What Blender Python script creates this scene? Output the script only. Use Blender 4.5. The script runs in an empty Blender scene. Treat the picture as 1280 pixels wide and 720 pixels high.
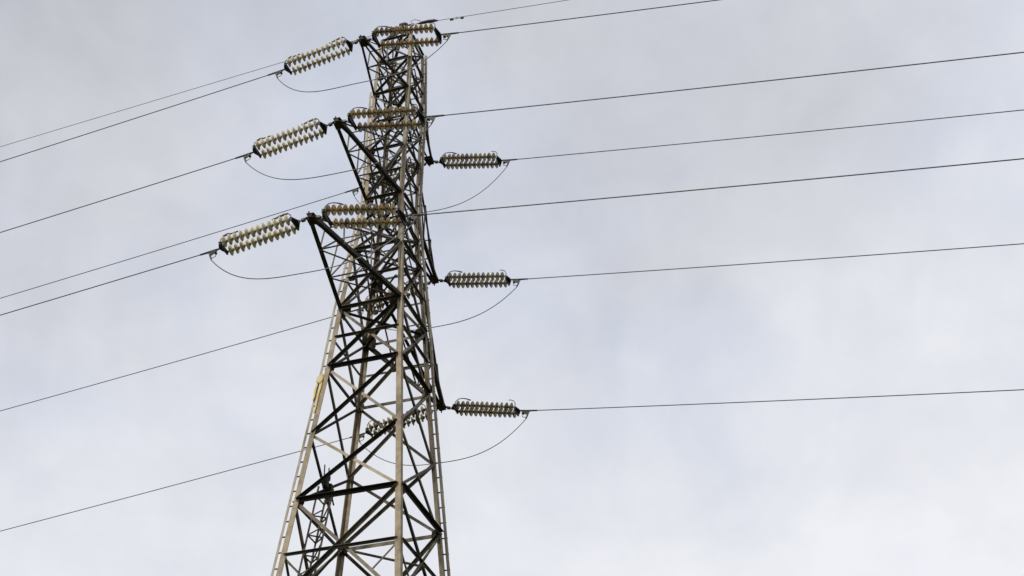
import bpy, bmesh, math, random
from mathutils import Vector as V, Matrix
random.seed(4)
scene = bpy.context.scene
COL = scene.collection
R = math.radians

# ------------------------------------------------------------------ camera
cam = bpy.data.cameras.new("camera"); camo = bpy.data.objects.new("camera", cam); COL.objects.link(camo)
YAW, PITCH, ROLL = 0.1140, 0.6491, 0.0008
CAMP = V((0, -29.2788, 1.6))
F = V((math.sin(YAW)*math.cos(PITCH), math.cos(YAW)*math.cos(PITCH), math.sin(PITCH)))
RT = V((math.cos(YAW), -math.sin(YAW), 0)); UP = RT.cross(F)
R2 = RT*math.cos(ROLL) + UP*math.sin(ROLL); U2 = UP*math.cos(ROLL) - RT*math.sin(ROLL)
camo.matrix_world = Matrix((( R2.x, U2.x, -F.x, CAMP.x), (R2.y, U2.y, -F.y, CAMP.y), (R2.z, U2.z, -F.z, CAMP.z), (0, 0, 0, 1)))
cam.sensor_width = 36; cam.lens = 36*1733.79/1280; cam.clip_start = .1; cam.clip_end = 6000
scene.camera = camo

# ------------------------------------------------------------------ light
SUN_EL, SUN_AZ = R(47), math.atan2(-.82, -.57)        # sun behind the camera, to its left
sv = V((math.cos(SUN_EL)*math.cos(SUN_AZ), math.cos(SUN_EL)*math.sin(SUN_AZ), math.sin(SUN_EL)))
sl = bpy.data.lights.new("sun", 'SUN'); sl.energy = 3.2; sl.angle = R(6); sl.color = (1, .95, .86)
so = bpy.data.objects.new("sun", sl); COL.objects.link(so); so.rotation_euler = sv.to_track_quat('Z', 'Y').to_euler(); so.location = (0, 0, 60)

scene.view_settings.view_transform = 'Standard'; scene.view_settings.look = 'None'
scene.view_settings.exposure = 0; scene.view_settings.gamma = 1
w = bpy.data.worlds.new("World"); scene.world = w; w.use_nodes = True
nt = w.node_tree; N = nt.nodes; L = nt.links; N.clear()
def nd(t, **k):
    n = N.new(t)
    for a, b in k.items(): setattr(n, a, b)
    return n
out = nd('ShaderNodeOutputWorld'); bg = nd('ShaderNodeBackground'); bg.inputs[1].default_value = .1
sky = nd('ShaderNodeTexSky', sky_type='NISHITA', sun_disc=False, sun_elevation=SUN_EL, sun_rotation=math.atan2(sv.x, sv.y))
tc = nd('ShaderNodeTexCoord'); sep = nd('ShaderNodeSeparateXYZ'); L.new(tc.outputs['Generated'], sep.inputs[0])
def mth(op, a, b=None, c=None, clamp=False):
    n = nd('ShaderNodeMath', operation=op, use_clamp=clamp)
    for i, x in enumerate((a, b, c)):
        if x is None: continue
        if isinstance(x, (int, float)): n.inputs[i].default_value = x
        else: L.new(x, n.inputs[i])
    return n.outputs[0]
def mr(x, a, b, c, d, smooth=True):
    n = nd('ShaderNodeMapRange', interpolation_type='SMOOTHSTEP' if smooth else 'LINEAR')
    L.new(x, n.inputs[0])
    for i, q in enumerate((a, b, c, d)): n.inputs[i+1].default_value = q
    return n.outputs[0]
def noise(vec, sc, det, rough, dist=0, loc=(0, 0, 0), scale=(1, 1, 1), rot=(0, 0, 0)):
    m = nd('ShaderNodeMapping'); L.new(vec, m.inputs[0]); m.inputs['Location'].default_value = loc
    m.inputs['Scale'].default_value = scale; m.inputs['Rotation'].default_value = rot
    n = nd('ShaderNodeTexNoise'); L.new(m.outputs[0], n.inputs['Vector'])
    n.inputs['Scale'].default_value = sc; n.inputs['Detail'].default_value = det
    n.inputs['Roughness'].default_value = rough; n.inputs['Distortion'].default_value = dist
    return n.outputs['Fac']
zc = mth('MAXIMUM', sep.outputs[2], .12)
cv = nd('ShaderNodeCombineXYZ'); L.new(mth('DIVIDE', sep.outputs[0], zc), cv.inputs[0]); L.new(mth('DIVIDE', sep.outputs[1], zc), cv.inputs[1])
n1 = noise(cv.outputs[0], 1.6, 6, .55, .3, (3.1, .7, 0), (1, 1, 1))
n2 = noise(tc.outputs['Generated'], 7, 7, .55, .5, (1.3, 5.2, .4), (1.3, 1, .7), (.5, .3, .7))
n3 = noise(cv.outputs[0], 2.4, 4, .5, .2, (7.7, 2.2, 0))
elev = mth('MULTIPLY', mr(sep.outputs[2], .37, .79, .91, .59, False), mr(sep.outputs[2], .02, .34, .5, 1))
side = mr(sep.outputs[0], -.25, .45, -.05, .05, False)
lum = mth('ADD', elev, side)
lum = mth('ADD', lum, mr(n1, .3, .7, -.05, .075, False))
lum = mth('ADD', lum, mr(n2, .3, .7, -.045, .045, False))
n4 = noise(tc.outputs['Generated'], 13, 8, .6, .7, (4.3, 1.9, 0))
n5 = noise(tc.outputs['Generated'], 4.5, 6, .55, .6, (9.3, 4.9, 2.2))
lum = mth('ADD', lum, mr(n4, .3, .7, -.022, .022, False))
lum = mth('ADD', lum, mr(n5, .54, .74, 0, .06))
lum = mth('MINIMUM', mth('MAXIMUM', lum, .28), .93)
tint = nd('ShaderNodeMix', data_type='RGBA'); L.new(mr(n3, .35, .65, 0, 1), tint.inputs['Factor'])
tint.inputs['A'].default_value = (.915, .97, 1.12, 1); tint.inputs['B'].default_value = (.95, .97, 1.045, 1)
warm = nd('ShaderNodeMix', data_type='RGBA'); L.new(mr(lum, .66, .9, 0, 1), warm.inputs['Factor'])
L.new(tint.outputs['Result'], warm.inputs['A']); warm.inputs['B'].default_value = (.968, .982, 1.035, 1)
sc_ = nd('ShaderNodeVectorMath', operation='SCALE'); L.new(warm.outputs['Result'], sc_.inputs[0]); L.new(mth('MULTIPLY', lum, 10.), sc_.inputs['Scale'])
mx = nd('ShaderNodeMix', data_type='RGBA'); mx.inputs['Factor'].default_value = .95
L.new(sky.outputs[0], mx.inputs['A']); L.new(sc_.outputs[0], mx.inputs['B'])
L.new(mx.outputs['Result'], bg.inputs[0]); L.new(bg.outputs[0], out.inputs[0])

# ------------------------------------------------------------------ materials
def mat(name, c1, c2, rough=.6, metal=0., scale=6., stain=None, amt=.3, bump=.0, spec=.4, pos=(.35, .65)):
    m = bpy.data.materials.new(name); m.use_nodes = True; t = m.node_tree; b = t.nodes['Principled BSDF']
    g = t.nodes.new('ShaderNodeNewGeometry')
    n = t.nodes.new('ShaderNodeTexNoise'); n.inputs['Scale'].default_value = scale; n.inputs['Detail'].default_value = 6
    n.inputs['Roughness'].default_value = .65; t.links.new(g.outputs['Position'], n.inputs['Vector'])
    r = t.nodes.new('ShaderNodeValToRGB'); n.inputs['Detail'].default_value = 8; r.color_ramp.elements[0].position = pos[0]; r.color_ramp.elements[1].position = pos[1]
    r.color_ramp.elements[0].color = (*c1, 1); r.color_ramp.elements[1].color = (*c2, 1)
    t.links.new(n.outputs['Fac'], r.inputs[0]); col = r.outputs[0]
    if stain:
        amt = min(1, amt*1.15)
        n2 = t.nodes.new('ShaderNodeTexNoise'); n2.inputs['Scale'].default_value = scale*.35; n2.inputs['Detail'].default_value = 8
        n2.inputs['Roughness'].default_value = .75; t.links.new(g.outputs['Position'], n2.inputs['Vector'])
        r2 = t.nodes.new('ShaderNodeMapRange'); r2.inputs[1].default_value = .50; r2.inputs[2].default_value = .64; r2.inputs[4].default_value = amt
        t.links.new(n2.outputs['Fac'], r2.inputs[0])
        x = t.nodes.new('ShaderNodeMix'); x.data_type = 'RGBA'; t.links.new(r2.outputs[0], x.inputs['Factor'])
        t.links.new(col, x.inputs['A']); x.inputs['B'].default_value = (*stain, 1); col = x.outputs['Result']
    t.links.new(col, b.inputs['Base Color']); b.inputs['Roughness'].default_value = rough; b.inputs['Metallic'].default_value = metal
    b.inputs['Specular IOR Level'].default_value = spec
    if bump:
        bp = t.nodes.new('ShaderNodeBump'); bp.inputs['Strength'].default_value = bump; bp.inputs['Distance'].default_value = .01
        t.links.new(n.outputs['Fac'], bp.inputs['Height']); t.links.new(bp.outputs[0], b.inputs['Normal'])
    return m
M = dict(
 leg=mat('aged_galvanised_beige', (.205, .162, .10), (.34, .275, .185), .65, .0, 5, (.13, .085, .045), .7, .1),
 lit=mat('sunlit_galvanised_bar', (.30, .25, .175), (.42, .36, .265), .65, .0, 6, (.2, .14, .08), .6),  # pale base colour paints sunlight onto the near-face diagonals
 brace=mat('shaded_weathered_bar', (.025, .020, .013), (.085, .070, .045), .65, .0, 5, (.20, .16, .10), .8),  # base darkened to paint shade into the braces; stain is weathering
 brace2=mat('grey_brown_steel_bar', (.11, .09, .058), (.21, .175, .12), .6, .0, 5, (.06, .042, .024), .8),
 dark=mat('steel_in_shade', (.014, .012, .008), (.032, .026, .018), .7, .0, 5, (.07, .055, .036), .8, spec=.15),  # near-black base paints underside shade into crossarms, gussets and some braces
 rail=mat('pale_ladder_steel', (.24, .205, .145), (.38, .335, .25), .6, .0, 7, (.2, .15, .09), .5),
 hard=mat('forged_fitting', (.02, .02, .02), (.05, .048, .045), .45, .3, 9, spec=.4),
 alu=mat('dull_aluminium_clamp', (.03, .03, .027), (.075, .073, .066), .6, .2, 9),
 wire=mat('weathered_conductor', (.09, .088, .095), (.15, .147, .155), .5, .3, 14),
 brown=mat('amber_brown_porcelain', (.16, .085, .014), (.46, .29, .06), .3, 0, 3, (.36, .30, .09), .8, spec=.5),
 cream=mat('cream_glazed_porcelain', (.50, .41, .22), (.80, .70, .46), .28, 0, 6, (.45, .35, .16), .5, spec=.6),
 olive=mat('olive_glazed_porcelain', (.20, .15, .05), (.44, .35, .15), .3, 0, 6, (.12, .085, .03), .6, spec=.5),
 capc=mat('pale_insulator_cap', (.34, .30, .20), (.5, .45, .32), .5, .0, 12, (.1, .08, .05), .6),
 cap=mat('insulator_cap_iron', (.05, .042, .03), (.10, .085, .06), .5, .2, 12),
 yellow=mat('yellow_marker_plastic', (.42, .31, .08), (.62, .48, .13), .5, 0, 14, (.5, .45, .3), .6),
 conc=mat('footing_concrete', (.28, .27, .25), (.4, .39, .36), .9, 0, 3),
 ground=mat('meadow_ground', (.035, .05, .02), (.075, .085, .04), .95, 0, .25, (.09, .075, .05), .7),
)

# ------------------------------------------------------------------ mesh helpers
for k_, lo_, hi_ in (('brown', .45, 1.25), ('cream', .72, 1.05), ('olive', .55, 1.2)):
    t_ = M[k_].node_tree; b_ = t_.nodes['Principled BSDF']; src = b_.inputs['Base Color'].links[0].from_socket
    oi = t_.nodes.new('ShaderNodeObjectInfo'); mr_ = t_.nodes.new('ShaderNodeMapRange'); mr_.inputs[3].default_value = lo_; mr_.inputs[4].default_value = hi_
    t_.links.new(oi.outputs['Random'], mr_.inputs[0]); vm = t_.nodes.new('ShaderNodeVectorMath'); vm.operation = 'SCALE'
    t_.links.new(src, vm.inputs[0]); t_.links.new(mr_.outputs[0], vm.inputs['Scale']); t_.links.new(vm.outputs[0], b_.inputs['Base Color'])
class MB:
    def __init__(s): s.bm = bmesh.new()
    def loft(s, rings, caps=True, closed_loop=False):
        bm = s.bm; vs = [[bm.verts.new(p) for p in r] for r in rings]; n = len(rings[0])
        k = len(vs)
        for i in range(k if closed_loop else k-1):
            a, b = vs[i], vs[(i+1) % k]
            for j in range(n): bm.faces.new((a[j], a[(j+1) % n], b[(j+1) % n], b[j]))
        if caps and not closed_loop: bm.faces.new(vs[0][::-1]); bm.faces.new(vs[-1])
    def ell(s, pts, f1, f2, w, t):
        """angle iron along pts: flanges reach along f1 and f2 from the heel"""
        rings = []
        pts = [V(p) for p in pts]
        for i, p in enumerate(pts):
            g1 = f1[i] if isinstance(f1, list) else f1; g2 = f2[i] if isinstance(f2, list) else f2
            rings.append([p, p+g1*w, p+g1*w+g2*t, p+g1*t+g2*t, p+g1*t+g2*w, p+g2*w])
        s.loft(rings)
    def tube(s, pts, r, n=8, caps=True):
        pts = [V(p) for p in pts]; rings = []
        up = None
        for i, p in enumerate(pts):
            d = (pts[min(i+1, len(pts)-1)]-pts[max(i-1, 0)]).normalized()
            if up is None:
                up = V((0, 0, 1)) if abs(d.z) < .9 else V((1, 0, 0))
            a = (up - d*up.dot(d)).normalized(); up = a; b = d.cross(a)
            rr = r[i] if isinstance(r, (list, tuple)) else r
            rings.append([p+(a*math.cos(2*math.pi*j/n)+b*math.sin(2*math.pi*j/n))*rr for j in range(n)])
        s.loft(rings, caps)
    def plate(s, poly, nrm, t):
        nrm = nrm.normalized(); s.loft([[p-nrm*t/2 for p in poly], [p+nrm*t/2 for p in poly]])
    def box(s, c, x, y, z):
        s.loft([[c-x-y+q, c+x-y+q, c+x+y+q, c-x+y+q] for q in (-z, z)])
    def lathe(s, prof, o, d, n=20):
        d = d.normalized(); a = d.orthogonal().normalized(); b = d.cross(a)
        s.loft([[o+d*x+(a*math.cos(2*math.pi*j/n)+b*math.sin(2*math.pi*j/n))*r for j in range(n)] for x, r in prof])
    def build(s, name, m, parent=None, smooth=False, origin=None):
        bmesh.ops.recalc_face_normals(s.bm, faces=s.bm.faces)
        me = bpy.data.meshes.new(name)
        if origin is not None: bmesh.ops.translate(s.bm, verts=s.bm.verts, vec=-V(origin))
        s.bm.to_mesh(me); s.bm.free(); me.materials.append(M[m])
        if smooth:
            for p in me.polygons: p.use_smooth = True
        o = bpy.data.objects.new(name, me); COL.objects.link(o)
        if origin is not None: o.location = origin
        if parent: o.parent = parent
        return o
def empty(name, loc=(0, 0, 0)):
    o = bpy.data.objects.new(name, None); COL.objects.link(o); o.location = loc; o.empty_display_size = .3; return o
def tag(o, label=None, cat=None, group=None, kind=None):
    for k, v in (('label', label), ('category', cat), ('group', group), ('kind', kind)):
        if v: o[k] = v
    return o

# ------------------------------------------------------------------ ground
g = MB(); S = 2500
g.loft([[V((-S, -S, z)), V((S, -S, z)), V((S, S, z)), V((-S, S, z))] for z in (-.5, 0)])
tag(g.build('ground', 'ground'), kind='structure')

# ------------------------------------------------------------------ pylon frame data
PSI = 1.1385
u = V((math.cos(PSI), math.sin(PSI), 0)); v = V((math.sin(PSI), -math.cos(PSI), 0)); Z = V((0, 0, 1))
ZN = dict(N0=14.1, N1=16.902, N2=18.735, N3=20.705, N4=22.567, N5=24.562, N6=26.395, N7=28.2, N8=30.414, N9=31.752, N10=32.717)
BW = [(0, 2.69), (16.902, 1.2833), (20.705, .9666), (22.567, .8481), (26.395, .5296), (30.414, .5404), (32.717, .4791)]
def bw(z):
    for (a, p), (b, q) in zip(BW, BW[1:]):
        if z <= b: return p+(q-p)*(z-a)/(b-a)
    return BW[-1][1]
SG = dict(B=(-1, -1), A=(-1, 1), C=(1, 1), D=(1, -1))
def leg(k, z):
    a, c = SG[k]; return (u*a+v*c)*bw(z)+Z*z
pylon = empty('electricity_pylon', (0, 0, 0))
tag(pylon, 'tall tapering steel lattice pylon with three crossarms on each side carrying the cables', 'pylon')

# legs -------------------------------------------------------------
for k in 'BACD':
    a, c = SG[k]; m = MB()
    zs = [.35, 16.902, 20.705, 22.567, 26.395, 30.414, 32.717]
    for i in range(len(zs)-1):
        z0, z1 = zs[i], zs[i+1]; wd = .135 if z1 < 17 else .13 if z1 < 22.6 else .12 if z1 < 27 else .10
        HO = (u*a+v*c)*.035; m.ell([leg(k, z0+(.0 if i == 0 else .002))+HO, leg(k, z1)+HO], u*-a, v*-c, wd, .016)
    lg = m.build('leg', 'leg', pylon)
    m = MB(); f = leg(k, 0); m.loft([[f+V((x*s_, y*s_, z_)) for x, y in ((-1, -1), (1, -1), (1, 1), (-1, 1))] for z_, s_ in ((0.002, .5), (.25, .5), (.4, .3))])
    m.build('footing', 'conc', pylon)

FACES = [('B', 'A', u*-1), ('A', 'C', v), ('C', 'D', u), ('D', 'B', v*-1)]
def bar(p, q, n, w, t, mode, name, mt, parent=pylon, lift=.0, into=None):
    """angle iron from p to q lying on a face with outward normal n. mode 0: standing flange out, at the top edge; 1: standing flange inward"""
    d = (q-p).normalized(); side_ = n.cross(d).normalized()
    if side_.z > 0: side_ = -side_
    if mode == 0: heel = n*(.004+lift)-side_*w/2; f2 = n
    else: heel = n*(-.020-lift)-side_*w/2; f2 = -n
    m = into or MB()
    m.ell([p+heel, q+heel], side_, f2, w, t)
    if into is None: return m.build(name, mt, parent)

def pick(za):
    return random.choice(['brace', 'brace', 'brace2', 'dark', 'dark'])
def panel(z0, z1, w, face_sel=(0, 1, 2, 3), mid=False, into=None):
    for fi in face_sel:
        k1, k2, n = FACES[fi]
        p0, p1, q0, q1 = leg(k1, z0), leg(k1, z1), leg(k2, z0), leg(k2, z1)
        ins = .05
        def sh(a, b): d = (b-a).normalized(); return a+d*ins, b-d*ins
        # dark bar: low on k1 -> high on k2 ; pale bar: high on k1 -> low on k2
        a, b = sh(p0, q1); c, d = sh(p1, q0)
        if into: bar(a, b, n, w, .009, 0, '', '', into=into); bar(c, d, n, w, .009, 1, '', '', into=into)
        else:
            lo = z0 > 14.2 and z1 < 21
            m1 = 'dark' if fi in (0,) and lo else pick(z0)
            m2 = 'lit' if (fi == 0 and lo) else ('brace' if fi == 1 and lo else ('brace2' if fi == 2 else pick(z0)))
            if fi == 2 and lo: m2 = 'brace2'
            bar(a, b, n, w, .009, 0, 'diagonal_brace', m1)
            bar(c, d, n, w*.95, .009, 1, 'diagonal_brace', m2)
        if mid: horiz((z0+z1)/2, w*.8, (fi,), mt='brace')
def horiz(z, w, face_sel=(0, 1, 2, 3), mt='brace', into=None):
    for fi in face_sel:
        k1, k2, n = FACES[fi]; p, q = leg(k1, z), leg(k2, z); d = (q-p).normalized()
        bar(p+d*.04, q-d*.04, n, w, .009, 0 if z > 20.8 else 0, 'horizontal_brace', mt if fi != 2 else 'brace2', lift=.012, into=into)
panel(ZN['N0'], ZN['N1'], .085); panel(ZN['N1'], ZN['N2'], .075); panel(ZN['N2'], ZN['N3'], .075)
panel(ZN['N3'], ZN['N4'], .078, mid=True); panel(ZN['N4'], ZN['N5'], .075, mid=True)
z5, z6, z7, z8, z9, z10 = (ZN[x] for x in ('N5', 'N6', 'N7', 'N8', 'N9', 'N10'))
panel(z5, (z5+z6)/2, .06); panel((z5+z6)/2, z6, .06)
panel(z6, z7, .062, mid=True)
panel(z7, (z7+z8)/2, .05); panel((z7+z8)/2, z8, .05)
panel(z8, z9, .055, mid=True); panel(z9, z10, .05)
horiz(ZN['N1'], .10, mt='dark'); horiz(15.5, .06); horiz(ZN['N3'], .09, mt='dark'); horiz(ZN['N4'], .08, mt='brace')
for z_, w_ in ((z5, .075), ((z5+z6)/2, .05), (z6, .075), (z7, .06), ((z7+z8)/2, .045), (z8, .065), (z9, .06), (z10, .06)): horiz(z_, w_)
m = MB()                                                    # bracing below the part in view
for a, b in ((.6, 4.4), (4.4, 8), (8, 11.2), (11.2, 14.1)):
    panel(a, b, .09, into=m); horiz(b, .09, into=m)
tag(m.build('lower_bracing', 'brace', pylon), kind='stuff')
# plan bracing
def strut(p, q, w, name, mt, parent=pylon, up=Z):
    d = (q-p).normalized(); s_ = d.cross(up).normalized(); m_ = MB(); up2 = s_.cross(d).normalized()
    m_.ell([p-s_*w/2, q-s_*w/2], s_, up2, w, .009); return m_.build(name, mt, parent)
for z_, w_, mt in ((ZN['N4'], .085, 'dark'), (z5, .06, 'brace'), (z6, .075, 'dark'), (z7, .05, 'brace'), (z8, .065, 'dark'), (ZN['N3'], .06, 'brace2')):
    if z_ != ZN['N3']:
        strut(leg('B', z_)-Z*.06, leg('C', z_)-Z*.06, w_, 'plan_brace', mt); strut(leg('A', z_)-Z*.08, leg('D', z_)-Z*.08, w_, 'plan_brace', mt)
for z_ in ((z5+z6)/2, (z7+z8)/2, z9, (z6+z7)/2):
    strut(leg('B', z_)-Z*.04, leg('C', z_)-Z*.04, .045, 'plan_brace', 'brace'); strut(leg('A', z_)-Z*.06, leg('D', z_)-Z*.06, .045, 'plan_brace', 'brace2')
for za, zb in ((ZN['N4'], z5), (z6, z7), (z8, z9)):                 # hip bars from each mid height to the centres of the horizontals
    zm = (za+zb)/2
    for k1, k2, n in FACES:
        ce = (leg(k1, zb)+leg(k2, zb))/2
        for k in (k1, k2): bar(leg(k, zm), ce, n, .036, .007, 1, 'hip_bar', 'brace', lift=.03)
c_ = [(leg(FACES[i][0], 15.5)+leg(FACES[i][1], 15.5))/2 for i in range(4)]
for i in range(4): strut(c_[i]-Z*.05, c_[(i+1) % 4]-Z*.05, .06, 'plan_brace', 'brace')
# redundant bars at quarter points in the big panel
for k1, k2, n in FACES:
    ce = (leg(k1, 15.5)+leg(k2, 15.5))/2
    for k in (k1, k2):
        q = ce.lerp(leg(k, 14.1), .5); bar(leg(k, 15.5), q, n, .045, .007, 1, 'diagonal_brace', 'brace', lift=.015)
# gusset plates
def gusset(c, n, w, h, mt='dark'):
    t_ = Z.cross(n).normalized(); m_ = MB()
    m_.plate([c+t_*x*w+Z*y*h for x, y in ((-.5, -.35), (-.3, -.5), (.35, -.5), (.5, -.2), (.5, .3), (.3, .5), (-.35, .5), (-.5, .25))], n, .012)
    return m_.build('gusset_plate', mt, pylon)
for z_ in ((ZN['N4']+z5)/2, (z6+z7)/2, (z8+z9)/2):
    gusset(leg('B', z_)+v*.16-u*.012, u*-1, .17, .17); gusset(leg('D', z_)-v*-.16+u*.03, u, .15, .16)
for z_, s_ in ((ZN['N4'], .36), (z5, .26), (z6, .26), (z8, .2), (z7, .18), (ZN['N3'], .2), (ZN['N1'], .24)):
    for k in 'BACD':
        a, c = SG[k]; mt = 'brace2' if z_ in (ZN['N3'],) else 'dark'
        gusset(leg(k, z_)-v*c*s_*.35-u*a*.032, u*a, s_, s_*1.1, mt)
        gusset(leg(k, z_)-u*a*s_*.35-v*c*.032, v*c, s_, s_*1.1, mt)
# dark lattice panel hung inside under the lowest arms
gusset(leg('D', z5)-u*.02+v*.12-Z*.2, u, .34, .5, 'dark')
# earth wire peak ----------------------------------------------------
APEX = V((0, 0, 33.78))
m = MB(); m.box(APEX-Z*.05, u*.13, v*.10, Z*.05); m.box(APEX+Z*.03, u*.03, v*.12, Z*.05)
pk = m.build('peak', 'dark', pylon)
for k in 'BACD':
    a, c = SG[k]; m = MB(); m.ell([leg(k, z10), APEX-Z*.04+u*a*.1+v*c*.06], u*-a, v*-c, .07, .01); m.build('peak_leg', 'brace', pk)
zc_ = 33.3
for k1, k2, n in FACES:
    f = (zc_-z10)/(33.78-z10)
    p, q = leg(k1, z10).lerp(APEX, f), leg(k2, z10).lerp(APEX, f)
    bar(p, q, n, .045, .008, 1, 'peak_brace', 'brace', pk); bar(leg(k1, z10), q, n, .045, .008, 0, 'peak_brace', 'brace', pk)

# crossarms ----------------------------------------------------------
LN = dict(N4=4.4099, N6=3.6094, N8=2.6634); LF = dict(N4=4.3541, N6=3.4145, N8=2.6285)
UPL = dict(N4='N5', N6='N7', N8='N9')
def tip(l, s): return (u*-LN[l] if s == 'n' else u*LF[l])+Z*ZN[l]
LABR = {'N4': 'lowest', 'N6': 'middle', 'N8': 'topmost'}
for s in 'nf':
    for l in ('N4', 'N6', 'N8'):
        T = tip(l, s); sg = -1 if s == 'n' else 1; o_ = u*sg
        W = {'N4': .11, 'N6': .095, 'N8': .065}[l]
        m = MB()                                            # tip: twin plates, pin block and stub bolts
        m.plate([T-o_*.20+v*.12+Z*.07, T+o_*.07+v*.09+Z*.07, T+o_*.09-v*.09+Z*.07, T-o_*.20-v*.12+Z*.07], Z, .014)
        m.plate([T-o_*.22+v*.13-Z*.04, T+o_*.07+v*.10-Z*.04, T+o_*.09-v*.10-Z*.04, T-o_*.22-v*.13-Z*.04], Z, .016)
        m.box(T+Z*.015, o_*.07, v*.05, Z*.05)
        m.tube([T-v*.17+Z*.0, T+v*.17+Z*.0], .022, 8)
        m.tube([T+o_*.06-Z*.12-v*.04, T+o_*.06+Z*.14-v*.04], .018, 8)
        m.tube([T-o_*.12-Z*.16-v*.02, T-o_*.12+Z*.12-v*.02], .018, 8)
        arm = m.build('cross_arm', 'dark', pylon)
        ks = ('B', 'A') if s == 'n' else ('D', 'C'); lo = []; hi = []
        for k in ks:
            c = SG[k][1]; a0 = T+v*c*.09-Z*.02-o_*.12; b0 = leg(k, ZN[l])
            hv = l == 'N4' and k == 'D'; mm = MB(); mm.ell([a0+v*c*.02, b0+o_*.02+v*c*.02], v*-c, Z, W*(1.45 if hv else 1), .012); mm.build('lower_chord', 'brace' if hv else 'dark', arm)
            a1 = T+v*c*.07+Z*.09-o_*.12; b1 = leg(k, ZN[UPL[l]])
            mm = MB(); mm.ell([a1, b1+o_*.02], v*-c, -Z, W*.6, .009); mm.build('upper_chord', 'dark', arm)
            lo.append((a0, b0)); hi.append((a1, b1))
        fr = (.30, .62) if l == 'N4' else (.34, .66) if l == 'N6' else (.45,)
        def lp(pr, f): return pr[0].lerp(pr[1], f)
        mt_ = 'brace'
        prev = 1.0
        for f in reversed(fr):
            strut(lp(lo[0], f), lp(lo[1], f), .045, 'lacing_bar', mt_, arm)
            strut(lp(hi[0], f), lp(hi[1], f), .035, 'lacing_bar', mt_, arm)
            strut(lp(lo[0], f), lp(lo[1], prev), .045, 'lacing_bar', mt_, arm)
            for i in (0, 1):
                strut(lp(lo[i], f), lp(hi[i], f), .04, 'lacing_bar', mt_, arm, up=v)
                strut(lp(lo[i], f), lp(hi[i], prev), .045, 'lacing_bar', mt_, arm, up=v)
            prev = f

# ladders -------------------------------------------------------------
def ladder(k, side_, off, z1, railmat):
    dirn = v*side_
    m = MB(); zs = [.5, 16.902, 20.705, 22.567, 26.395, 30.414, 32.717]
    zs = [z for z in zs if z < z1]+[z1]
    P = [leg(k, z)+dirn*(off*(1.0 if z < 24 else .8))-u*.02 for z in zs]
    m.ell(P, dirn*-1, u, .062, .01)
    z = .8
    while z < 14.4:
        a = leg(k, z); m.tube([a, a+dirn*off], .011, 6); z += .40
    ld = m.build('ladder', railmat, pylon)
    while z < z1-.1:
        o2 = off*(1.0 if z < 24 else .8); a = leg(k, z)+u*.012
        mm = MB(); mm.box(a+dirn*o2*.5, dirn*(o2*.5+.01), u*.016, Z*.011); mm.build('rung', 'brace', ld); z += .40
    return ld
ladder('B', -1, .175, 30.6, 'rail'); ladder('C', 1, .165, 32.75, 'rail')
# yellow marker wrapped round the ladder rung
m = MB(); p0 = leg('B', 19.7)-v*.07-u*.05; q0 = leg('B', 20.45)-v*.12-u*.05
for off, z0_, z1_, w_ in ((-.155, 19.75, 20.42, .026), (-.045, 19.35, 20.5, .024)):
    rings = []
    for i in range(9):
        f = i/8; z_ = z0_+(z1_-z0_)*f; c = leg('B', z_)+v*(off+.008*math.sin(f*11))-u*.055; ww = w_*(.6+.4*math.sin(f*3.1))
        rings.append([c-v*ww-u*.012, c+v*ww-u*.012, c+v*ww+u*.012, c-v*ww+u*.012])
    m.loft(rings)
m.plate([leg('B', z_)+v*x-u*.075 for x, z_ in ((-.19, 20.30), (-.06, 20.22), (-.01, 20.34), (-.05, 20.50), (-.13, 20.44), (-.18, 20.47))], u, .02)
tag(m.build('marker_band', 'yellow', pylon), 'yellow marker wrapped round the ladder')
# slender triangular climbing frame inside the rear-left face
def rp(z, f): return leg('B', z)+u*f+v*.02
m = MB()
for f, h in ((.82, 0), (1.26, 0), (1.04, .28)): m.tube([rp(12.5, f)+v*h, rp(17.75, f)+v*h], .024, 6)
cf = m.build('climbing_frame', 'brace2', pylon)
z = 12.8
while z < 17.6:
    mm = MB(); a, b, c = rp(z, .82), rp(z, 1.26), rp(z, 1.04)+v*.28
    mm.tube([a, b], .02, 6); mm.tube([b, c], .02, 6); mm.tube([c, a], .02, 6); 
    if int(z*10) % 2 == 0 or 1: mm.tube([a, rp(z+.38, 1.26)], .017, 6); mm.tube([b, rp(z+.38, 1.04)+v*.28], .017, 6)
    mm.build('crosspiece', 'brace', cf); z += .52
m = MB(); h0 = rp(17.9, 1.04)+v*.1
m.box(h0-u*.10, u*.07, v*.05, Z*.12); m.box(h0+u*.12-Z*.03, u*.05, v*.06, Z*.10); m.box(h0+Z*.17-u*.02, u*.05, v*.05, Z*.06); m.box(h0-Z*.22+u*.2, u*.06, v*.05, Z*.05)
m.tube([h0-u*.24+Z*.08, h0+u*.24+Z*.04], .022, 6); m.tube([h0-u*.22-Z*.10, h0+u*.26-Z*.14], .022, 6)
m.tube([h0+Z*.1-u*.22, h0+Z*.42-u*.24], .015, 6); m.tube([h0+Z*.1+u*.02, h0+Z*.46], .015, 6); m.tube([h0-u*.28, h0+u*.34-Z*.05], .02, 6)
m.tube([h0+u*.1, h0+u*.42-Z*.34], .02, 6)
m.build('head_clamp', 'dark', cf)

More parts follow.
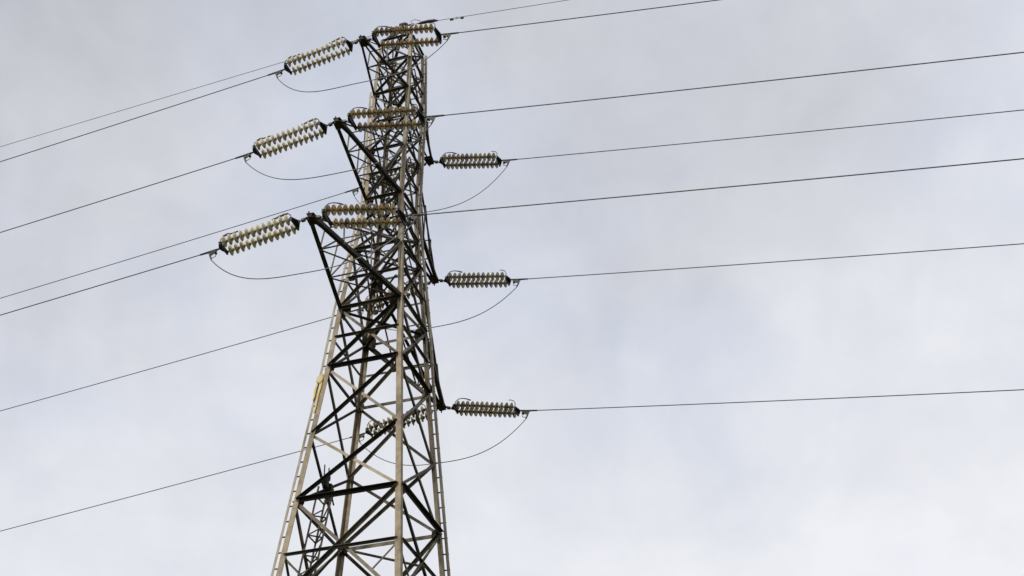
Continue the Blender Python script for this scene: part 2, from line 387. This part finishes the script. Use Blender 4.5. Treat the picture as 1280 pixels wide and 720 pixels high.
# ------------------------------------------------------------------ insulator sets
CL = {
('N4','f','r'):((-0.3853,0.2176,0.986),(0.1296,0.4664)), ('N6','f','r'):((-0.3892,0.1989,1.003),(0.1308,0.4788)), ('N8','f','r'):((-0.3822,0.218,0.9824),(0.1309,0.465)),
('N4','n','r'):((-0.3805,0.195,1.0249),(0.1232,0.498)), ('N6','n','r'):((-0.3878,0.1874,1.0244),(0.1307,0.4631)), ('N8','n','r'):((-0.3879,0.1993,1.004),(0.1287,0.472)),
('N4','n','l'):((2.7131,0.1551,1.0042),(0.0994,0.5226)), ('N6','n','l'):((2.7076,0.1608,1.0049),(0.1014,0.5222)), ('N8','n','l'):((2.7026,0.1675,1.0131),(0.098,0.5426)),
('N4','f','l'):((2.7007,0.1623,0.9911),(0.1035,0.5378)), ('N6','f','l'):((2.6706,0.1689,0.96),(0.1002,0.548)), ('N8','f','l'):((2.7014,0.1635,0.9976),(0.1068,0.5595)),
}
AZ = dict(r=-0.3925, l=2.7045)
SPANL = dict(r=265, l=200)
DISC = {}
def disc_mesh(mt):
    """cap-and-pin disc pointing along +X, bell mouth towards +X; shell and iron cap in one mesh"""
    if mt in DISC: return DISC[mt]
    m = MB(); X = V((1, 0, 0))
    RM = 1.05 if mt == 'cream' else 1.0
    m.lathe([(a, b*RM) for a, b in [(.034, .046), (.040, .066), (.048, .092), (.060, .115), (.074, .129), (.082, .132), (.087, .127), (.080, .113), (.092, .100), (.078, .088), (.090, .074), (.078, .062), (.088, .048), (.078, .03), (.05, .02)]], V((0, 0, 0)), X, 22)
    n0 = len(m.bm.faces)
    m.lathe([(-.006, .020), (.0, .040), (.015, .047), (.03, .052), (.04, .056), (.05, .03)], V((0, 0, 0)), X, 14)
    m.lathe([(.07, .013), (.146, .013)], V((0, 0, 0)), X, 8)
    m.bm.faces.ensure_lookup_table()
    for i in range(n0, len(m.bm.faces)): m.bm.faces[i].material_index = 1
    bmesh.ops.recalc_face_normals(m.bm, faces=m.bm.faces)
    me = bpy.data.meshes.new('insulator_disc'); m.bm.to_mesh(me); m.bm.free()
    me.materials.append(M[mt]); me.materials.append(M['capc' if mt == 'cream' else 'cap'])
    for p in me.polygons: p.use_smooth = True
    DISC[mt] = me; return me
SIDEW = {'n': 'left', 'f': 'right'}
WORDS = {'N4': 'lowest', 'N6': 'middle', 'N8': 'top'}
CLAMP = {}
def insulator_set(key):
    l, s, sd = key; (az, dp, ls), _ = CL[key]
    if (s, sd) == ('f', 'r'): dp -= .012
    T = tip(l, s); d = V((math.cos(az)*math.cos(dp), math.sin(az)*math.cos(dp), -math.sin(dp)))
    h = V((-math.sin(az), math.cos(az), 0)); nrm = d.cross(h).normalized()
    if nrm.z < 0: nrm = -nrm
    mt = 'brown' if (s == 'n' and sd == 'r') else 'cream' if s == 'n' else 'olive'
    colw = {'brown': 'amber brown', 'cream': 'cream', 'olive': 'olive grey'}[mt]
    root = empty('insulator_set', T)
    tag(root, '%s twin insulator strings pulling %s from the %s crossarm on the %s side' % (colw, 'right' if sd == 'r' else 'left', WORDS[l], SIDEW[s]), 'insulator', 'twin insulator strings at the crossarm tips')
    def B_(m, name, mtt, par=root, sm=False): o = m.build(name, mtt, par, sm); o.matrix_parent_inverse = Matrix.Translation(-T) if par is root else Matrix(); return o
    HS = {'brown': .25, 'cream': .17, 'olive': .168}[mt]; A0 = .46; NP = 12; pitch = .146*ls; A1 = A0+NP*pitch
    at = lambda x, y=0, z_=0: T+d*x+h*y+nrm*z_
    m = MB(); m.tube([at(.03), at(.2)], .016, 8); m.tube([at(.18), at(.36)], .02, 8); m.box(at(.2), d*.045, h*.04, nrm*.03); m.box(at(.33), d*.04, h*.02, nrm*.045)
    B_(m, 'tension_link', 'hard')
    m = MB(); m.plate([at(.31, -.05), at(.31, .05), at(.40, HS+.05), at(.455, HS+.05), at(.455, -HS-.05), at(.40, -HS-.05)], nrm, .022)
    m.plate([at(.40, -HS-.04, -.045), at(.40, HS+.04, -.045), at(.44, HS+.04, -.045), at(.44, -HS-.04, -.045)], nrm, .05)
    yk = B_(m, 'yoke_plate', 'hard')
    m = MB(); m.plate([at(A1+.14, -.05), at(A1+.14, .05), at(A1+.06, HS+.05), at(A1+.01, HS+.05), at(A1+.01, -HS-.05), at(A1+.06, -HS-.05)], nrm, .022)
    m.plate([at(A1+.02, -HS-.04, -.045), at(A1+.02, HS+.04, -.045), at(A1+.06, HS+.04, -.045), at(A1+.06, -HS-.04, -.045)], nrm, .05)
    yk2 = B_(m, 'yoke_plate', 'hard')
    rot = Matrix((d, h, nrm)).transposed().to_4x4() if Matrix((d, h, nrm)).determinant() > 0 else Matrix((d, -h, nrm)).transposed().to_4x4()
    me = disc_mesh(mt)
    for sgn in (-1, 1):
        m = MB(); m.tube([at(A0-.03, sgn*HS), at(A0+.02, sgn*HS)], .018, 8); m.tube([at(A1-.03, sgn*HS), at(A1+.03, sgn*HS)], .018, 8)
        st = B_(m, 'insulator_string', 'hard')
        for i in range(NP):
            o = bpy.data.objects.new('insulator_disc', me); COL.objects.link(o); o.parent = st
            wob = Matrix.Rotation(random.uniform(-.055, .055), 4, 'Z') @ Matrix.Rotation(random.uniform(-.055, .055), 4, 'Y')
            o.matrix_basis = Matrix.Translation(at(A0+i*pitch, sgn*HS)) @ rot @ wob
    # arcing horns: tower side folds over the first discs, line side stands up
    y0 = -HS if h.y > 0 else HS
    m = MB(); m.tube([at(.42, y0), at(.44, y0, .12), at(.50, y0, .20), at(.60, y0*.95, .235), at(.74, y0*.9, .225), at(.86, y0*.85, .19)], [.012]*4+[.016, .02], 6)
    if (s, sd) == ('n', 'l'): m.tube([at(.50, y0, .2), at(.92, y0*.9, .19)], .020, 6)
    B_(m, 'arcing_horn', 'hard')
    m = MB(); m.tube([at(A1+.03, y0), at(A1+.02, y0, .12), at(A1-.04, y0, .20), at(A1-.14, y0*.95, .235), at(A1-.2, y0*.9, .23)], .011, 6)
    if (s, sd) == ('n', 'l'): m.tube([at(A1-.05, y0, .18), at(A1-.42, y0*.9, .20)], .018, 6)
    B_(m, 'arcing_horn', 'hard')
    # dead-end clamp and jumper lug
    c = at(2.55*ls); CLAMP[key] = c
    (sl_, k_) = CL[key][1]; hd = V((math.cos(AZ[sd]), math.sin(AZ[sd]), 0)); wd_ = (hd-Z*sl_).normalized()
    m = MB(); m.tube([at(A1+.1), c-d*.1], .022, 8); m.tube([c-d*.14, c, c+wd_*.3, c+wd_*.33], [.026, .028, .022, .012], 8)
    m.tube([c-d*.02, c+d*.03-Z*.13, c-d*.02-Z*.26], [.028, .026, .018], 8)
    m.plate([c-d*.13+Z*.01, c+d*.10, c-Z*.10+d*.06, c-Z*.12-d*.02, c-Z*.08-d*.10], h, .02); m.tube([c-d*.10-Z*.08-h*.05, c-d*.10-Z*.08+h*.05], .03, 8)
    m.tube([c-d*.14-Z*.02, c-d*.12-Z*.20, c-d*.02-Z*.22], .009, 6)
    B_(m, 'dead_end_clamp', 'alu')
    return root
for key in CL: insulator_set(key)

# ------------------------------------------------------------------ conductors
def span(c, az, slope, k, n, Lm):
    hd = V((math.cos(az), math.sin(az), 0)); P = []
    for i in range(n+1):
        t = (i/n)**1.4*Lm; P.append(c+hd*t+Z*(-t*slope+t*t*k*1e-3))
    return P
for key in CL:
    l, s, sd = key; c = CLAMP[key]; sl_, k_ = CL[key][1]
    m = MB(); m.tube(span(c, AZ[sd], sl_, k_, 120, SPANL[sd]), .0130 if sd == 'l' else .0150, 6)
    o = m.build('power_line', 'wire', None, True, origin=c)
    tag(o, 'thin grey cable running off to the %s from the %s crossarm on the %s side' % ('right' if sd == 'r' else 'left', WORDS[l], SIDEW[s]), 'power line', 'conductors strung from the pylon')
JP = {('N4','n'):(1.45,2.62,-.41),('N6','n'):(1.15,3.4,.1),('N8','n'):(1.42,3.3,-.27),('N4','f'):(1.30,2.75,-.1),('N6','f'):(1.12,2.78,0),('N8','f'):(1.88,2.89,-.5)}
for (l, s), (sag, pw, psh) in JP.items():
    a, c = CLAMP[(l, s, 'l')]-Z*.24, CLAMP[(l, s, 'r')]-Z*.24; P = []
    for i in range(81):
        t = .5-.5*math.cos(math.pi*i/80); e = abs(2*t-1)
        P.append(a.lerp(c, t)-Z*(sag-.2)*(1-e**pw)+u*psh*(1-e*e))
    m = MB(); m.tube(P, .0125, 6); o = m.build('jumper_cable', 'wire', None, True, origin=a)
    tag(o, 'slack jumper loop drooping beneath the %s crossarm on the %s side' % (WORDS[l], SIDEW[s]), 'jumper cable', 'jumper loops under the crossarms')
for sd, sl_, k_ in (('r', .0875, .4283), ('l', .0588, .0125)):
    P = span(APEX, AZ[sd], sl_, k_, 120, SPANL[sd])
    m = MB(); m.tube(P, .0085 if sd == 'l' else .0095, 6); o = m.build('earth_wire', 'wire', None, True, origin=APEX)
    tag(o, 'thinner earth wire leaving the peak of the pylon towards the %s' % ('right' if sd == 'r' else 'left'), 'earth wire', 'earth wires at the pylon peak')
    hd = V((math.cos(AZ[sd]), math.sin(AZ[sd]), 0)); dd = (hd-Z*sl_).normalized()
    f = lambda t, z_=0: APEX+hd*t+Z*(-t*sl_+t*t*k_*1e-3+z_)-APEX
    m = MB()
    if sd == 'r':
        m.tube([f(.1), f(.3)], .025, 8); m.box(f(.28), dd*.04, h_ if False else u*.02, Z*.05)
        m.tube([f(.42), f(.6, .01), f(.8, .03), f(1.0, .02), f(1.1)], [.012, .045, .05, .045, .02], 8)
        for i in range(7): m.tube([f(.5+i*.075, -.02), f(.53+i*.075, .10)], .015, 5)
        m.tube([f(.28), f(.22, .16), f(.34, .21), f(.52, .12)], .009, 6)
    else:
        m.tube([f(.1), f(.3, .02), f(.55, .0), f(.8)], [.02, .04, .04, .015], 8); m.tube([f(.15), f(.3, -.12), f(.7, -.1), f(.8)], .009, 6)
    m.build('dead_end_grip', 'hard', o)
    t0 = 1.6 if sd == 'r' else 1.45
    m = MB(); m.box(f(t0+.1), dd*.02, u*.015, Z*.035); m.tube([f(t0-.06, -.05), f(t0+.28, -.05)], .008, 6)
    m.tube([f(t0-.1, -.05), f(t0, -.05)], .034, 8); m.tube([f(t0+.24, -.05), f(t0+.33, -.05)], .034, 8)
    m.build('vibration_damper', 'hard', o)
